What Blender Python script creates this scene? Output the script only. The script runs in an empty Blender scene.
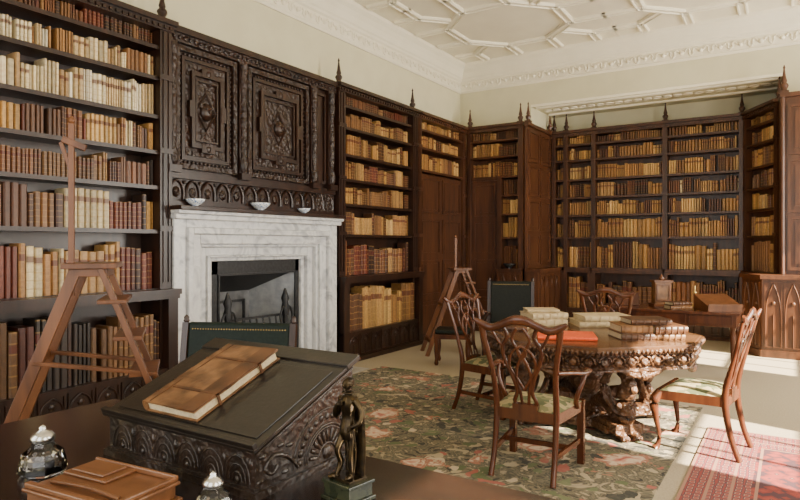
import bpy, math, random
from mathutils import Vector, Matrix
R = random.Random(23)
COL = bpy.context.scene.collection
pi = math.pi

# ---------------------------------------------------------------- helpers
def crom(pts, k):
    if k <= 1 or len(pts) < 3: return [tuple(p) for p in pts]
    out = []; n = len(pts)
    for i in range(n-1):
        p0 = pts[max(i-1,0)]; p1 = pts[i]; p2 = pts[i+1]; p3 = pts[min(i+2,n-1)]
        for j in range(k):
            t = j/k
            out.append(tuple(0.5*((2*b)+(-a+c)*t+(2*a-5*b+4*c-d)*t*t+(-a+3*b-3*c+d)*t**3) for a,b,c,d in zip(p0,p1,p2,p3)))
    out.append(tuple(pts[-1]))
    return out

class MB:
    def __init__(s): s.v=[]; s.f=[]; s.m=[]; s.s=[]
    def add(s, vs, fs, mat=0, smooth=False, M=None):
        o = len(s.v)
        for p in vs:
            p = Vector(p)
            if M is not None: p = M @ p
            s.v.append(tuple(p))
        for f in fs:
            s.f.append([i+o for i in f]); s.m.append(mat); s.s.append(smooth)
    def box(s,x0,x1,y0,y1,z0,z1,mat=0,M=None):
        vs=[(x0,y0,z0),(x1,y0,z0),(x1,y1,z0),(x0,y1,z0),(x0,y0,z1),(x1,y0,z1),(x1,y1,z1),(x0,y1,z1)]
        fs=[(0,3,2,1),(4,5,6,7),(0,1,5,4),(1,2,6,5),(2,3,7,6),(3,0,4,7)]
        s.add(vs,fs,mat,False,M)
    def frame(s,x0,x1,z0,z1,y0,y1,t,mat=0,M=None):
        s.box(x0,x1,y0,y1,z0,z0+t,mat,M); s.box(x0,x1,y0,y1,z1-t,z1,mat,M)
        s.box(x0,x0+t,y0,y1,z0+t,z1-t,mat,M); s.box(x1-t,x1,y0,y1,z0+t,z1-t,mat,M)
    def prism(s,poly,z0,z1,mat=0,M=None):
        n=len(poly)
        vs=[(x,y,z0) for x,y in poly]+[(x,y,z1) for x,y in poly]
        fs=[tuple(reversed(range(n))),tuple(range(n,2*n))]+[(i,(i+1)%n,n+(i+1)%n,n+i) for i in range(n)]
        s.add(vs,fs,mat,False,M)
    def extr(s,prof,P,Q,nrm,mat=0):
        P=Vector(P);Q=Vector(Q);nrm=Vector(nrm);n=len(prof)
        vs=[P+nrm*a+Vector((0,0,z)) for a,z in prof]+[Q+nrm*a+Vector((0,0,z)) for a,z in prof]
        fs=[tuple(range(n)),tuple(reversed(range(n,2*n)))]+[(i,n+i,n+(i+1)%n,(i+1)%n) for i in range(n)]
        s.add(vs,fs,mat)
    def lathe(s,prof,n=16,c=(0,0,0),mat=0,M=None,smooth=True,sx=1,sy=1):
        vs=[];fs=[]
        for r,z in prof:
            for i in range(n):
                a=2*pi*i/n+pi/n
                vs.append((c[0]+r*math.cos(a)*sx,c[1]+r*math.sin(a)*sy,c[2]+z))
        m=len(prof)
        for j in range(m-1):
            for i in range(n):
                fs.append((j*n+i,j*n+(i+1)%n,(j+1)*n+(i+1)%n,(j+1)*n+i))
        s.add(vs,fs,mat,smooth,M)
        s.add(vs[:n],[tuple(reversed(range(n)))],mat,False,M); s.add(vs[-n:],[tuple(range(n))],mat,False,M)
    def ball(s,c,r,mat=0,n=10,M=None,sc=(1,1,1)):
        k=max(4,n//2)
        vs=[];fs=[]
        for j in range(k+1):
            t=pi*j/k
            rr=max(math.sin(t),.001)
            for i in range(n):
                a=2*pi*i/n
                vs.append((c[0]+r*sc[0]*rr*math.cos(a),c[1]+r*sc[1]*rr*math.sin(a),c[2]-r*sc[2]*math.cos(t)))
        for j in range(k):
            for i in range(n): fs.append((j*n+i,j*n+(i+1)%n,(j+1)*n+(i+1)%n,(j+1)*n+i))
        s.add(vs,fs,mat,True,M)
    def sweep(s,pts,rad,n=8,mat=0,ref=(0,0,1),k=4,M=None,smooth=True,sq=False):
        P=[]
        for i,p in enumerate(pts):
            r = rad[i] if isinstance(rad,list) else rad
            if not isinstance(r,(tuple,list)): r=(r,r)
            P.append(tuple(p)+tuple(r))
        P=crom(P,k); ref=Vector(ref); m=len(P)
        if sq: n=4; smooth=False
        vs=[];fs=[]
        for i,p in enumerate(P):
            a=Vector(P[max(i-1,0)][:3]); b=Vector(P[min(i+1,m-1)][:3])
            t=(b-a)
            if t.length<1e-7: t=Vector((0,0,1))
            t.normalize()
            sd=t.cross(ref)
            if sd.length<.05: sd=t.cross(Vector((1,0.01,0)))
            if sd.length<.05: sd=t.cross(Vector((0,1,0)))
            sd.normalize(); up=sd.cross(t)
            q=1.414 if sq else 1
            for j in range(n):
                an=2*pi*j/n+(pi/4 if sq else 0)
                vs.append(Vector(p[:3])+sd*(p[3]*q*math.cos(an))+up*(p[4]*q*math.sin(an)))
        for i in range(m-1):
            for j in range(n): fs.append((i*n+j,i*n+(j+1)%n,(i+1)*n+(j+1)%n,(i+1)*n+j))
        s.add(vs,fs,mat,smooth,M)
        s.add(vs[:n],[tuple(reversed(range(n)))],mat,False,M); s.add(vs[-n:],[tuple(range(n))],mat,False,M)
    def build(s,name,mats,parent=None,loc=(0,0,0),rot=0,bevel=0,rotv=None):
        me=bpy.data.meshes.new(name); me.from_pydata(s.v,[],s.f)
        for m in mats: me.materials.append(m)
        me.polygons.foreach_set('material_index',s.m); me.polygons.foreach_set('use_smooth',s.s)
        me.update()
        o=bpy.data.objects.new(name,me); COL.objects.link(o)
        o.location=loc; o.rotation_euler=rotv if rotv else (0,0,rot)
        if parent: o.parent=parent
        if bevel:
            b=o.modifiers.new('bev','BEVEL'); b.width=bevel; b.segments=2; b.limit_method='ANGLE'; b.angle_limit=.7
        return o

def empty(name,loc=(0,0,0),rot=0):
    e=bpy.data.objects.new(name,None); COL.objects.link(e); e.location=loc; e.rotation_euler=(0,0,rot); e.empty_display_size=.1
    return e
def Mt(x=0,y=0,z=0,rz=0,rx=0,ry=0):
    return Matrix.Translation((x,y,z))@Matrix.Rotation(rz,4,'Z')@Matrix.Rotation(ry,4,'Y')@Matrix.Rotation(rx,4,'X')

# ---------------------------------------------------------------- materials
def newmat(name,rough=.5,col=(.5,.5,.5),metal=0):
    m=bpy.data.materials.new(name); m.use_nodes=True
    nt=m.node_tree; b=nt.nodes['Principled BSDF']
    b.inputs['Roughness'].default_value=rough; b.inputs['Base Color'].default_value=(*col,1); b.inputs['Metallic'].default_value=metal
    return m,nt,b
def N(nt,t,**kw):
    n=nt.nodes.new(t)
    for k,v in kw.items():
        if k in n.inputs.keys(): n.inputs[k].default_value=v
        else: setattr(n,k,v)
    return n
def coords(nt,scale=(1,1,1),kind='Object'):
    tc=N(nt,'ShaderNodeTexCoord'); mp=N(nt,'ShaderNodeMapping'); mp.inputs['Scale'].default_value=scale
    nt.links.new(tc.outputs[kind],mp.inputs[0]); return mp.outputs[0]
def ramp(nt,fac,stops,const=False):
    r=N(nt,'ShaderNodeValToRGB'); e=r.color_ramp.elements
    if const: r.color_ramp.interpolation='CONSTANT'
    while len(e)<len(stops): e.new(.5)
    for el,(p,c) in zip(e,stops): el.position=p; el.color=(*c,1)
    nt.links.new(fac,r.inputs[0]); return r.outputs[0]
def mixc(nt,fac,a,b,bt='MIX'):
    m=N(nt,'ShaderNodeMix',data_type='RGBA',blend_type=bt)
    for i,x in ((0,fac),(6,a),(7,b)):
        if isinstance(x,(int,float)): m.inputs[i].default_value=x
        elif isinstance(x,tuple): m.inputs[i].default_value=(*x,1)
        else: nt.links.new(x,m.inputs[i])
    return m.outputs[2]
def math_(nt,op,a,b=0.0):
    m=N(nt,'ShaderNodeMath',operation=op)
    for i,x in ((0,a),(1,b)):
        if isinstance(x,(int,float)): m.inputs[i].default_value=x
        else: nt.links.new(x,m.inputs[i])
    return m.outputs[0]
def bump(nt,b,h,strength=.4,dist=.01):
    bp=N(nt,'ShaderNodeBump'); bp.inputs['Strength'].default_value=strength; bp.inputs['Distance'].default_value=dist
    nt.links.new(h,bp.inputs['Height']); nt.links.new(bp.outputs[0],b.inputs['Normal'])
def wood(name,dark,light,rough=.38,sc=9,carve=0,cs=28,grain=(1,1,.12)):
    m,nt,b=newmat(name,rough)
    c=coords(nt,grain); n=N(nt,'ShaderNodeTexNoise',Scale=sc,Detail=7,Distortion=1.2); nt.links.new(c,n.inputs[0])
    nt.links.new(ramp(nt,n.outputs[0],[(.3,dark),(.7,light)]),b.inputs['Base Color'])
    if carve:
        c2=coords(nt); v=N(nt,'ShaderNodeTexVoronoi',Scale=cs,feature='SMOOTH_F1'); nt.links.new(c2,v.inputs[0])
        w=N(nt,'ShaderNodeTexNoise',Scale=cs*.9,Detail=3); nt.links.new(c2,w.inputs[0])
        bump(nt,b,math_(nt,'ADD',v.outputs[0],w.outputs[0]),carve,.02)
    else: bump(nt,b,n.outputs[0],.12,.004)
    return m
def noisy(name,a,bc,rough=.7,sc=20,bs=.2,metal=0,dist=.005,spec=None):
    m,nt,b=newmat(name,rough,metal=metal); c=coords(nt); n=N(nt,'ShaderNodeTexNoise',Scale=sc,Detail=6); nt.links.new(c,n.inputs[0])
    nt.links.new(ramp(nt,n.outputs[0],[(.35,a),(.65,bc)]),b.inputs['Base Color']); bump(nt,b,n.outputs[0],bs,dist)
    if spec is not None: b.inputs['Specular IOR Level'].default_value=spec
    return m

DW=wood('dark_oak',(.010,.004,.0022),(.034,.0125,.006),.32)
DWC=wood('dark_oak_carved',(.010,.0042,.0024),(.034,.0135,.0065),.36,carve=.8,cs=26)
MW=wood('mid_oak',(.042,.0145,.0058),(.105,.037,.0135),.34)
MDW=wood('alcove_oak',(.030,.011,.005),(.082,.029,.011),.36)
CH=wood('mahogany',(.045,.0125,.0055),(.115,.035,.012),.25)
STEPW=wood('steps_oak',(.075,.026,.009),(.185,.068,.023),.36)
TBC=wood('carved_walnut',(.045,.019,.0085),(.145,.066,.028),.38,carve=.9,cs=34)
TBT=wood('walnut_top',(.07,.03,.013),(.15,.07,.03),.22,grain=(.15,1,1))
DESK=wood('desk_mahogany',(.006,.0028,.002),(.02,.008,.0045),.24,grain=(.15,1,1))
BOXW=wood('ebonised_carving',(.010,.006,.004),(.032,.018,.011),.3,carve=.2,cs=60)
LID=noisy('black_leather',(.009,.007,.006),(.018,.013,.010),.3,60,.15)
TRAY=wood('inkstand_oak',(.10,.037,.013),(.22,.09,.035),.32,grain=(.15,1,1))
WALL=noisy('cream_plaster',(.62,.58,.395),(.66,.62,.43),.9,3,.03)
CEIL=noisy('ceiling_plaster',(.80,.75,.59),(.84,.79,.63),.9,3,.03)
FLOOR=noisy('beige_carpet',(.36,.295,.19),(.44,.365,.245),.95,70,.3)
STONE=noisy('hearth_stone',(.32,.29,.24),(.42,.38,.32),.6,8,.1)
IRON=noisy('cast_iron',(.010,.010,.011),(.024,.024,.026),.45,30,.3,.3)
STEEL=noisy('polished_steel',(.26,.275,.29),(.36,.37,.385),.4,12,.1,.35)
FBACK=noisy('fireback',(.08,.08,.082),(.15,.15,.15),.5,9,.3,.1)
BRONZE=noisy('bronze',(.022,.015,.009),(.065,.043,.018),.28,40,.15,.85)
GREENM=noisy('green_marble',(.010,.015,.009),(.035,.04,.02),.22,18,.02)
GREENL=noisy('green_leather',(.003,.008,.0055),(.007,.015,.010),.5,50,.15,spec=.2)
BLACKL=noisy('dark_leather',(.005,.007,.005),(.012,.014,.010),.5,50,.15,spec=.2)
PAPER=noisy('pages',(.5,.40,.24),(.62,.52,.34),.8,90,.1)
VELL=noisy('vellum',(.42,.31,.16),(.58,.46,.27),.6,14,.1)
OLDL=noisy('worn_calf',(.12,.05,.016),(.27,.125,.042),.4,10,.25)
OLDD=noisy('worn_calf_dark',(.05,.019,.007),(.12,.047,.017),.4,10,.2)
LEDG=noisy('ledger_calf',(.075,.032,.012),(.22,.105,.042),.38,13,.5)
REDL=noisy('red_cloth',(.72,.08,.02),(.85,.13,.03),.5,60,.1)
BRASS=noisy('gilt_brass',(.5,.33,.1),(.6,.42,.16),.3,30,.05,.9)
SILV=noisy('silver',(.5,.5,.5),(.7,.7,.68),.25,30,.02,1)
GLASS,nt,b=newmat('cut_glass',.03,(.95,.97,.97)); b.inputs['Transmission Weight'].default_value=1; b.inputs['IOR'].default_value=1.45
INK=newmat('ink',.2,(.01,.01,.02))[0]
MARB,nt,b=newmat('white_marble',.3)
c=coords(nt); n=N(nt,'ShaderNodeTexNoise',Scale=3.2,Detail=9,Distortion=2.0); nt.links.new(c,n.inputs[0])
nt.links.new(ramp(nt,n.outputs[0],[(.3,(.30,.31,.33)),(.44,(.57,.57,.58)),(.55,(.68,.68,.67)),(.7,(.38,.39,.41))]),b.inputs['Base Color'])
CHINA,nt,b=newmat('blue_white_china',.15)
c=coords(nt); v=N(nt,'ShaderNodeTexNoise',Scale=55,Detail=2); nt.links.new(c,v.inputs[0])
nt.links.new(ramp(nt,v.outputs[0],[(.56,(.85,.88,.9)),(.6,(.15,.25,.5))]),b.inputs['Base Color'])
FAB,nt,b=newmat('seat_needlework',.9)
c=coords(nt); w=N(nt,'ShaderNodeTexVoronoi',Scale=22); nt.links.new(c,w.inputs[0]); s=N(nt,'ShaderNodeSeparateColor'); nt.links.new(w.outputs[1],s.inputs[0])
nt.links.new(ramp(nt,s.outputs[0],[(0,(.10,.11,.045)),(.35,(.32,.26,.12)),(.6,(.17,.16,.07)),(.8,(.38,.3,.16))],True),b.inputs['Base Color'])
BOOK,nt,b=newmat('book_bindings',.42)
at=N(nt,'ShaderNodeAttribute',attribute_name='bcol')
uv=N(nt,'ShaderNodeUVMap'); sp=N(nt,'ShaderNodeSeparateXYZ'); nt.links.new(uv.outputs[0],sp.inputs[0]); V=sp.outputs[1]
fr=math_(nt,'FRACT',math_(nt,'MULTIPLY',V,6.0))
band=math_(nt,'MULTIPLY',math_(nt,'GREATER_THAN',fr,.86),math_(nt,'GREATER_THAN',at.outputs[3],.3))
lab=math_(nt,'MULTIPLY',math_(nt,'MULTIPLY',math_(nt,'GREATER_THAN',V,.675),math_(nt,'LESS_THAN',V,.8)),math_(nt,'GREATER_THAN',at.outputs[3],.5))
c=coords(nt); nn=N(nt,'ShaderNodeTexNoise',Scale=35,Detail=4); nt.links.new(c,nn.inputs[0])
base=mixc(nt,.55,at.outputs[0],nn.outputs[0],'OVERLAY')
base=mixc(nt,math_(nt,'MULTIPLY',lab,.8),base,(.10,.016,.008))
base=mixc(nt,math_(nt,'MULTIPLY',band,.45),base,(.42,.24,.07))
nt.links.new(base,b.inputs['Base Color'])
bump(nt,b,math_(nt,'MULTIPLY',band,1),.5,.003)
# floral carpet
CARP,nt,b=newmat('floral_carpet',.95)
c=coords(nt); n0=N(nt,'ShaderNodeTexNoise',Scale=3,Detail=4); nt.links.new(c,n0.inputs[0])
cc=N(nt,'ShaderNodeVectorMath',operation='MULTIPLY_ADD'); nt.links.new(n0.outputs[1],cc.inputs[0]); cc.inputs[1].default_value=(.5,.5,0); nt.links.new(c,cc.inputs[2])
v1=N(nt,'ShaderNodeTexVoronoi',Scale=2.6); nt.links.new(cc.outputs[0],v1.inputs[0])
v2=N(nt,'ShaderNodeTexVoronoi',Scale=8); nt.links.new(cc.outputs[0],v2.inputs[0])
n2=N(nt,'ShaderNodeTexNoise',Scale=7,Detail=5,Distortion=2.5); nt.links.new(c,n2.inputs[0])
ground=ramp(nt,n2.outputs[0],[(.36,(.035,.032,.024)),(.45,(.20,.165,.10)),(.53,(.07,.065,.042)),(.62,(.36,.29,.18))])
s2=N(nt,'ShaderNodeSeparateColor'); nt.links.new(v2.outputs[1],s2.inputs[0])
leaf=ramp(nt,s2.outputs[0],[(0,(.10,.125,.05)),(.28,(.42,.34,.21)),(.46,(.36,.10,.07)),(.62,(.54,.43,.29)),(.74,(.14,.16,.07)),(.86,(.035,.035,.028))],True)
k2=math_(nt,'LESS_THAN',v2.outputs[0],.38)
col=mixc(nt,math_(nt,'MULTIPLY',k2,.9),ground,leaf)
s1=N(nt,'ShaderNodeSeparateColor'); nt.links.new(v1.outputs[1],s1.inputs[0])
vd=math_(nt,'ADD',v1.outputs[0],math_(nt,'MULTIPLY',math_(nt,'SUBTRACT',n2.outputs[0],.5),.5))
flower=ramp(nt,vd,[(.0,(.38,.08,.055)),(.1,(.56,.30,.21)),(.19,(.64,.52,.36)),(.27,(.36,.15,.09))])
k1=math_(nt,'MULTIPLY',math_(nt,'LESS_THAN',vd,.33),math_(nt,'GREATER_THAN',s1.outputs[1],.35))
col=mixc(nt,k1,col,flower)
nt.links.new(col,b.inputs['Base Color'])
n3=N(nt,'ShaderNodeTexNoise',Scale=150); nt.links.new(c,n3.inputs[0]); bump(nt,b,n3.outputs[0],.3,.005)
# red rug
RUG,nt,b=newmat('red_turkish_rug',.95)
g=coords(nt,kind='Object'); sp=N(nt,'ShaderNodeSeparateXYZ'); nt.links.new(g,sp.inputs[0])
RW,RL=1.15,2.0
ex=math_(nt,'SUBTRACT',RW,math_(nt,'ABSOLUTE',sp.outputs[0])); ey=math_(nt,'SUBTRACT',RL,math_(nt,'ABSOLUTE',sp.outputs[1]))
e=math_(nt,'MINIMUM',ex,ey)
v1=N(nt,'ShaderNodeTexVoronoi',Scale=11,distance='MANHATTAN'); nt.links.new(g,v1.inputs[0])
v2=N(nt,'ShaderNodeTexVoronoi',Scale=19,distance='CHEBYCHEV'); v2.inputs['Randomness'].default_value=.2; nt.links.new(g,v2.inputs[0])
field=ramp(nt,v1.outputs[0],[(.0,(.36,.2,.12)),(.12,(.06,.03,.04)),(.22,(.30,.045,.03)),(.6,(.23,.035,.025)),(.85,(.08,.03,.035))],True)
brd=ramp(nt,v2.outputs[0],[(.0,(.30,.05,.035)),(.2,(.36,.2,.14)),(.3,(.09,.04,.05)),(.42,(.26,.045,.035))],True)
col=mixc(nt,math_(nt,'LESS_THAN',e,.38),field,brd)
fr=math_(nt,'FRACT',math_(nt,'MULTIPLY',e,7.5))
ln=math_(nt,'MULTIPLY',math_(nt,'LESS_THAN',fr,.14),math_(nt,'LESS_THAN',e,.42))
col=mixc(nt,ln,col,(.33,.17,.11)); nt.links.new(col,b.inputs['Base Color'])

# ---------------------------------------------------------------- room shell
XW=-5.3; YB=10.4; ZC=4.9; XR=3.2; YF=-1.6
def wallbox(name,mat,*a):
    m=MB()
    for t in a: m.box(*t)
    return m.build(name,[mat])
wallbox('floor',FLOOR,(-6.0,XR+.3,YF-.3,11.8,-.1,0))
wallbox('wall_left',WALL,(-5.6,XW,YF-.3,4.25,0,ZC),(-5.6,XW,5.7,YB,0,ZC),(-5.6,XW,4.25,5.7,1.42,ZC))
wallbox('wall_back_left',WALL,(-5.6,-3.9,YB,11.8,0,ZC))
wallbox('wall_back_right',WALL,(-.1,XR+.3,YB,11.8,0,ZC))
wallbox('wall_back',WALL,(-3.9,-.1,11.6,11.8,0,4.0))
wallbox('wall_back_header',WALL,(-3.9,-.1,YB,11.8,4.0,ZC))
WIN=[(-.15,1.35),(3.7,5.35),(7.75,9.35)]
ws=[];y=YF-.3
for a,bb in WIN:
    ws.append((XR,XR+.3,y,a,0,ZC)); ws.append((XR,XR+.3,a,bb,0,.6)); ws.append((XR,XR+.3,a,bb,3.9,ZC)); y=bb
ws.append((XR,XR+.3,y,YB,0,ZC))
wallbox('wall_right',WALL,*ws)
FILL_WIN=[(-4.4,-2.4),(-1.2,.8)]  # unseen window openings added behind the camera to bring in fill light
ws=[];x=XW
for a,bb in FILL_WIN:
    ws.append((x,a,YF-.3,YF,0,ZC)); ws.append((a,bb,YF-.3,YF,0,.6)); ws.append((a,bb,YF-.3,YF,3.9,ZC)); x=bb
ws.append((x,XR,YF-.3,YF,0,ZC))
wallbox('wall_front',WALL,*ws)
WP,_,_=newmat('window_paint',.4,(.75,.73,.66))
for i,(a,bb) in enumerate(WIN):
    m=MB()
    X0=XR+.12;X1=XR+.17
    m.box(X0,X1,a,a+.07,.6,3.9);m.box(X0,X1,bb-.07,bb,.6,3.9);m.box(X0,X1,a,bb,.6,.68);m.box(X0,X1,a,bb,3.82,3.9)
    m.box(X0,X1,a,bb,2.2,2.27)
    for k in (1,2): yy=a+(bb-a)*k/3; m.box(X0,X1,yy-.015,yy+.015,.6,3.9)
    for k in (1,2,4,5): zz=.6+3.3*k/6; m.box(X0,X1,a,bb,zz-.015,zz+.015)
    m.build('window_%d'%(i+1),[WP])
for i,(a,bb) in enumerate(FILL_WIN):  # glazing bars for the added front openings
    m=MB(); Y0=YF-.17;Y1=YF-.12
    m.box(a,a+.07,Y0,Y1,.6,3.9);m.box(bb-.07,bb,Y0,Y1,.6,3.9);m.box(a,bb,Y0,Y1,.6,.68);m.box(a,bb,Y0,Y1,3.82,3.9);m.box(a,bb,Y0,Y1,2.2,2.27)
    for k in (1,2,3): xx=a+(bb-a)*k/4; m.box(xx-.015,xx+.015,Y0,Y1,.6,3.9)
    m.build('window_%d'%(i+4),[WP])
m=MB(); m.box(-6.0,XR+.3,YF-.3,11.8,ZC,ZC+.1)
def rib(p,q,w=.07,h=.042):
    p=Vector((p[0],p[1],0));q=Vector((q[0],q[1],0));d=q-p;L=d.length
    if L<.02: return
    M=Mt(p.x,p.y,0,math.atan2(d.y,d.x))
    prof=[(-w,.001),(-w,-h*.55),(-w*.8,-h),(-w*.55,-h),(-w*.45,-h*.6),(w*.45,-h*.6),(w*.55,-h),(w*.8,-h),(w,-h*.55),(w,.001)]
    n=len(prof); vs=[(-w*.4,a,ZC+z) for a,z in prof]+[(L+w*.4,a,ZC+z) for a,z in prof]
    fs=[tuple(reversed(range(n))),tuple(range(n,2*n))]+[(i,n+i,n+(i+1)%n,(i+1)%n) for i in range(n)]
    m.add(vs,fs,0,False,M)
P=2.7
x0=XW+.3; y0=YB-.3
for i in range(3):
    for j in range(4):
        cx=x0+P*(i+.5); cy=y0-P*(j+.5); H=P/2
        o=[(cx+.92*math.cos(pi/8+pi/4*k),cy+.92*math.sin(pi/8+pi/4*k)) for k in range(8)]
        for k in range(8): rib(o[k],o[(k+1)%8])
        for k in range(8):
            an=round(((pi/8+pi/4*k))/(pi/2)) % 4
            dx,dy=((1,0),(0,1),(-1,0),(0,-1))[an]
            px,py=o[k]
            rib(o[k],(cx+dx*H if dx else px, cy+dy*H if dy else py))
        for sx in (1,-1):
            for sy in (1,-1):
                qx,qy=cx+sx*H,cy+sy*H
                rib((cx+sx*.65,cy+sy*.65),(qx-sx*.36,qy-sy*.36))
                rib((qx-sx*.36,qy-sy*.36),(qx-sx*.36,qy)); rib((qx-sx*.36,qy-sy*.36),(qx,qy-sy*.36))
m.build('ceiling',[CEIL])
prof=[(0,4.40),(.025,4.40),(.04,4.43),(.03,4.45),(.03,4.60),(.06,4.62),(.07,4.65),(.09,4.67),(.12,4.75),(.16,4.81),(.21,4.855),(.22,4.90),(0,4.90)]
for i,(Pp,Q,nr) in enumerate((((XW,YF,0),(XW,YB,0),(1,0,0)),((XW,YB,0),(XR,YB,0),(0,-1,0)),((XR,YF,0),(XR,YB,0),(-1,0,0)))):
    m=MB(); m.extr(prof,Pp,Q,nr)
    Pv=Vector(Pp);Qv=Vector(Q);nv=Vector(nr);L=(Qv-Pv).length;t=(Qv-Pv)/L
    n=int(L/.26)
    if i<2:
        for k in range(n):
            c=Pv+t*(k+.5)*L/n+nv*.035
            m.ball((c.x,c.y,4.525),.034,0,8)
            up=Vector((0,0,1))
            for s in (1,-1):
                pts=[c+t*(s*.04)+up*4.53, c+t*(s*.075)+up*4.575, c+t*(s*.11)+up*4.545, c+t*(s*.10)+up*4.50, c+t*(s*.13)+up*4.47]
                m.sweep([tuple(p) for p in pts],.014,5,0,ref=tuple(nv),k=2)
    m.build('trim_%d'%(i+1),[CEIL])
m=MB()
for yy in (10.55,11.2):
    m.box(-3.85,-.15,yy-.03,yy+.03,3.97,4.0)
for k in range(24):
    cx=-3.75+k*.155
    m.lathe([(.075,0),(.075,-.015),(.05,-.02),(.05,-.005)],12,(cx,10.87,4.0))
m.extr([(0,3.98),(.012,3.98),(.012,4.02),(0,4.03)],(-3.9,YB,0),(-.1,YB,0),(0,-1,0))
m.build('trim_4',[CEIL])

# ---------------------------------------------------------------- books
PAL={'brown':[(.12,.045,.016),(.07,.025,.010),(.19,.085,.027),(.27,.13,.04),(.15,.055,.018),(.035,.014,.007),(.12,.026,.011),(.36,.2,.07),(.09,.035,.012),(.055,.02,.009)],
 'gold':[(.36,.185,.05),(.44,.245,.07),(.28,.135,.038),(.50,.31,.11),(.15,.065,.02),(.40,.225,.07),(.09,.036,.013),(.32,.17,.05),(.19,.085,.026)],
 'cream':[(.60,.48,.27),(.66,.56,.36),(.50,.36,.18),(.62,.5,.30),(.7,.62,.45),(.34,.21,.09)],
 'dark':[(.035,.014,.007),(.055,.02,.009),(.09,.036,.013),(.065,.017,.009),(.022,.013,.008),(.16,.075,.026),(.11,.045,.016)]}
PAL['mix']=PAL['brown']+PAL['gold']+PAL['cream'][:2]
PAL['brgold']=PAL['brown']+PAL['dark'][:3]+PAL['gold'][:5]+PAL['cream'][:1]
PAL['dbrown']=PAL['brown']+PAL['dark']
PAL['lgold']=[(min(1,a*1.25),b*1.25,c*1.25) for a,b,c in PAL['gold']]+PAL['gold'][:4]+PAL['brown'][:4]
PAL['crm2']=PAL['cream']*2+PAL['gold'][:4]+PAL['brown'][:3]
def books(name,rows,parent):
    vs=[];fs=[];cs=[];uvs=[]
    for (x0,x1,z,hm,yf,dep,pal,wm) in rows:
        x=x0; run=0
        while x<x1-.012:
            if run<=0:
                run=R.choice([1,1,2,2,3,4,5,7]); col=R.choice(PAL[pal]); h0=hm*R.uniform(.68,.97); w0=wm*R.uniform(.6,1.4); al0=R.random(); 
                yo0=R.uniform(0,.03)
            run-=1
            w=min(w0*R.uniform(.85,1.15),x1-x); h=min(h0*R.uniform(.97,1.02),hm*.99); j=R.uniform(.58,1.3)
            c=(col[0]*j,col[1]*j,col[2]*j,al0)
            yy=yf+yo0+R.uniform(0,.012); o=len(vs)
            sec=[(x+.003,yy+.014),(x+.22*w,yy),(x+.78*w,yy),(x+w-.003,yy+.014),(x+w-.003,yy+dep),(x+.003,yy+dep)]
            for zz in (z,z+h):
                for a,b_ in sec: vs.append((a,b_,zz)); cs.extend(c)
            for q in range(3):
                fs.append((o+q,o+q+1,o+7+q,o+6+q)); u0=q/3;u1=(q+1)/3
                uvs+= [u0,0.,u1,0.,u1,1.,u0,1.]
            for q in (3,5):
                q2=(q+1)%6; fs.append((o+q,o+q2,o+6+q2,o+6+q)); uvs+=[0,.3]*4
            fs.append(tuple(o+6+q for q in range(6))); uvs+=[0,.3]*6
            x+=w
            if R.random()<.012: x+=R.uniform(.02,.06)
    me=bpy.data.meshes.new(name); me.from_pydata(vs,[],fs); me.materials.append(BOOK)
    ca=me.attributes.new('bcol','FLOAT_COLOR','POINT'); ca.data.foreach_set('color',cs)
    ul=me.uv_layers.new(name='UVMap'); ul.data.foreach_set('uv',uvs)
    o=bpy.data.objects.new(name,me); COL.objects.link(o); o.parent=parent
    return o

ZS=[1.14,1.69,2.10,2.43,2.76,3.12,3.41,3.64]
def finial(m,x,y,z=3.66,mat=0,s=1.0):
    m.box(x-.05*s,x+.05*s,y-.05*s,y+.05*s,z,z+.03*s,mat)
    m.lathe([(.045*s,.03*s),(.03*s,.05*s),(.05*s,.09*s),(.046*s,.11*s),(.026*s,.13*s),(.034*s,.15*s),(.022*s,.2*s),(.009*s,.30*s),(.015*s,.315*s),(.003*s,.35*s)],8,(x,y,z),mat)
def gothic(m,x0,x1,z0,z1,y,mat):
    n=max(1,round((x1-x0)/.24)); w=(x1-x0)/n
    for i in range(n):
        a=x0+i*w+.01; b_=a+w-.02; c=(a+b_)/2; t=.009
        m.frame(a,b_,z0,z1,y-.012,y+.01,.014,mat)
        zm=z0+(z1-z0)*.5
        for s,e in ((a+.015,1),(b_-.015,-1)):
            m.sweep([(s,y-.006,z0+.015),(s,y-.006,zm),(s+e*w*.12,y-.006,zm+(z1-zm)*.55),(c,y-.006,z1-.02)],t,4,mat,ref=(0,1,0),k=3)
        m.sweep([(c,y-.006,z0+.01),(c,y-.006,zm)],t,4,mat,ref=(0,1,0),k=1)
        m.ball((c,y-.004,zm+(z1-zm)*.35),.03,mat,8,sc=(1,.4,1))
def panel_door(m,x0,x1,z0,z1,y,mat,nx=2,nz=4):
    m.box(x0,x1,y,y+.04,z0,z1,mat)
    w=(x1-x0)/nx; h=(z1-z0)/nz
    for i in range(nx):
        for j in range(nz):
            a=x0+i*w+.05;b_=x0+(i+1)*w-.05;c=z0+j*h+.05;d=z0+(j+1)*h-.05
            m.frame(a,b_,c,d,y-.018,y+.001,.03,mat)
            m.box(a+.06,b_-.06,y-.01,y+.001,c+.06,d-.06,mat)
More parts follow.
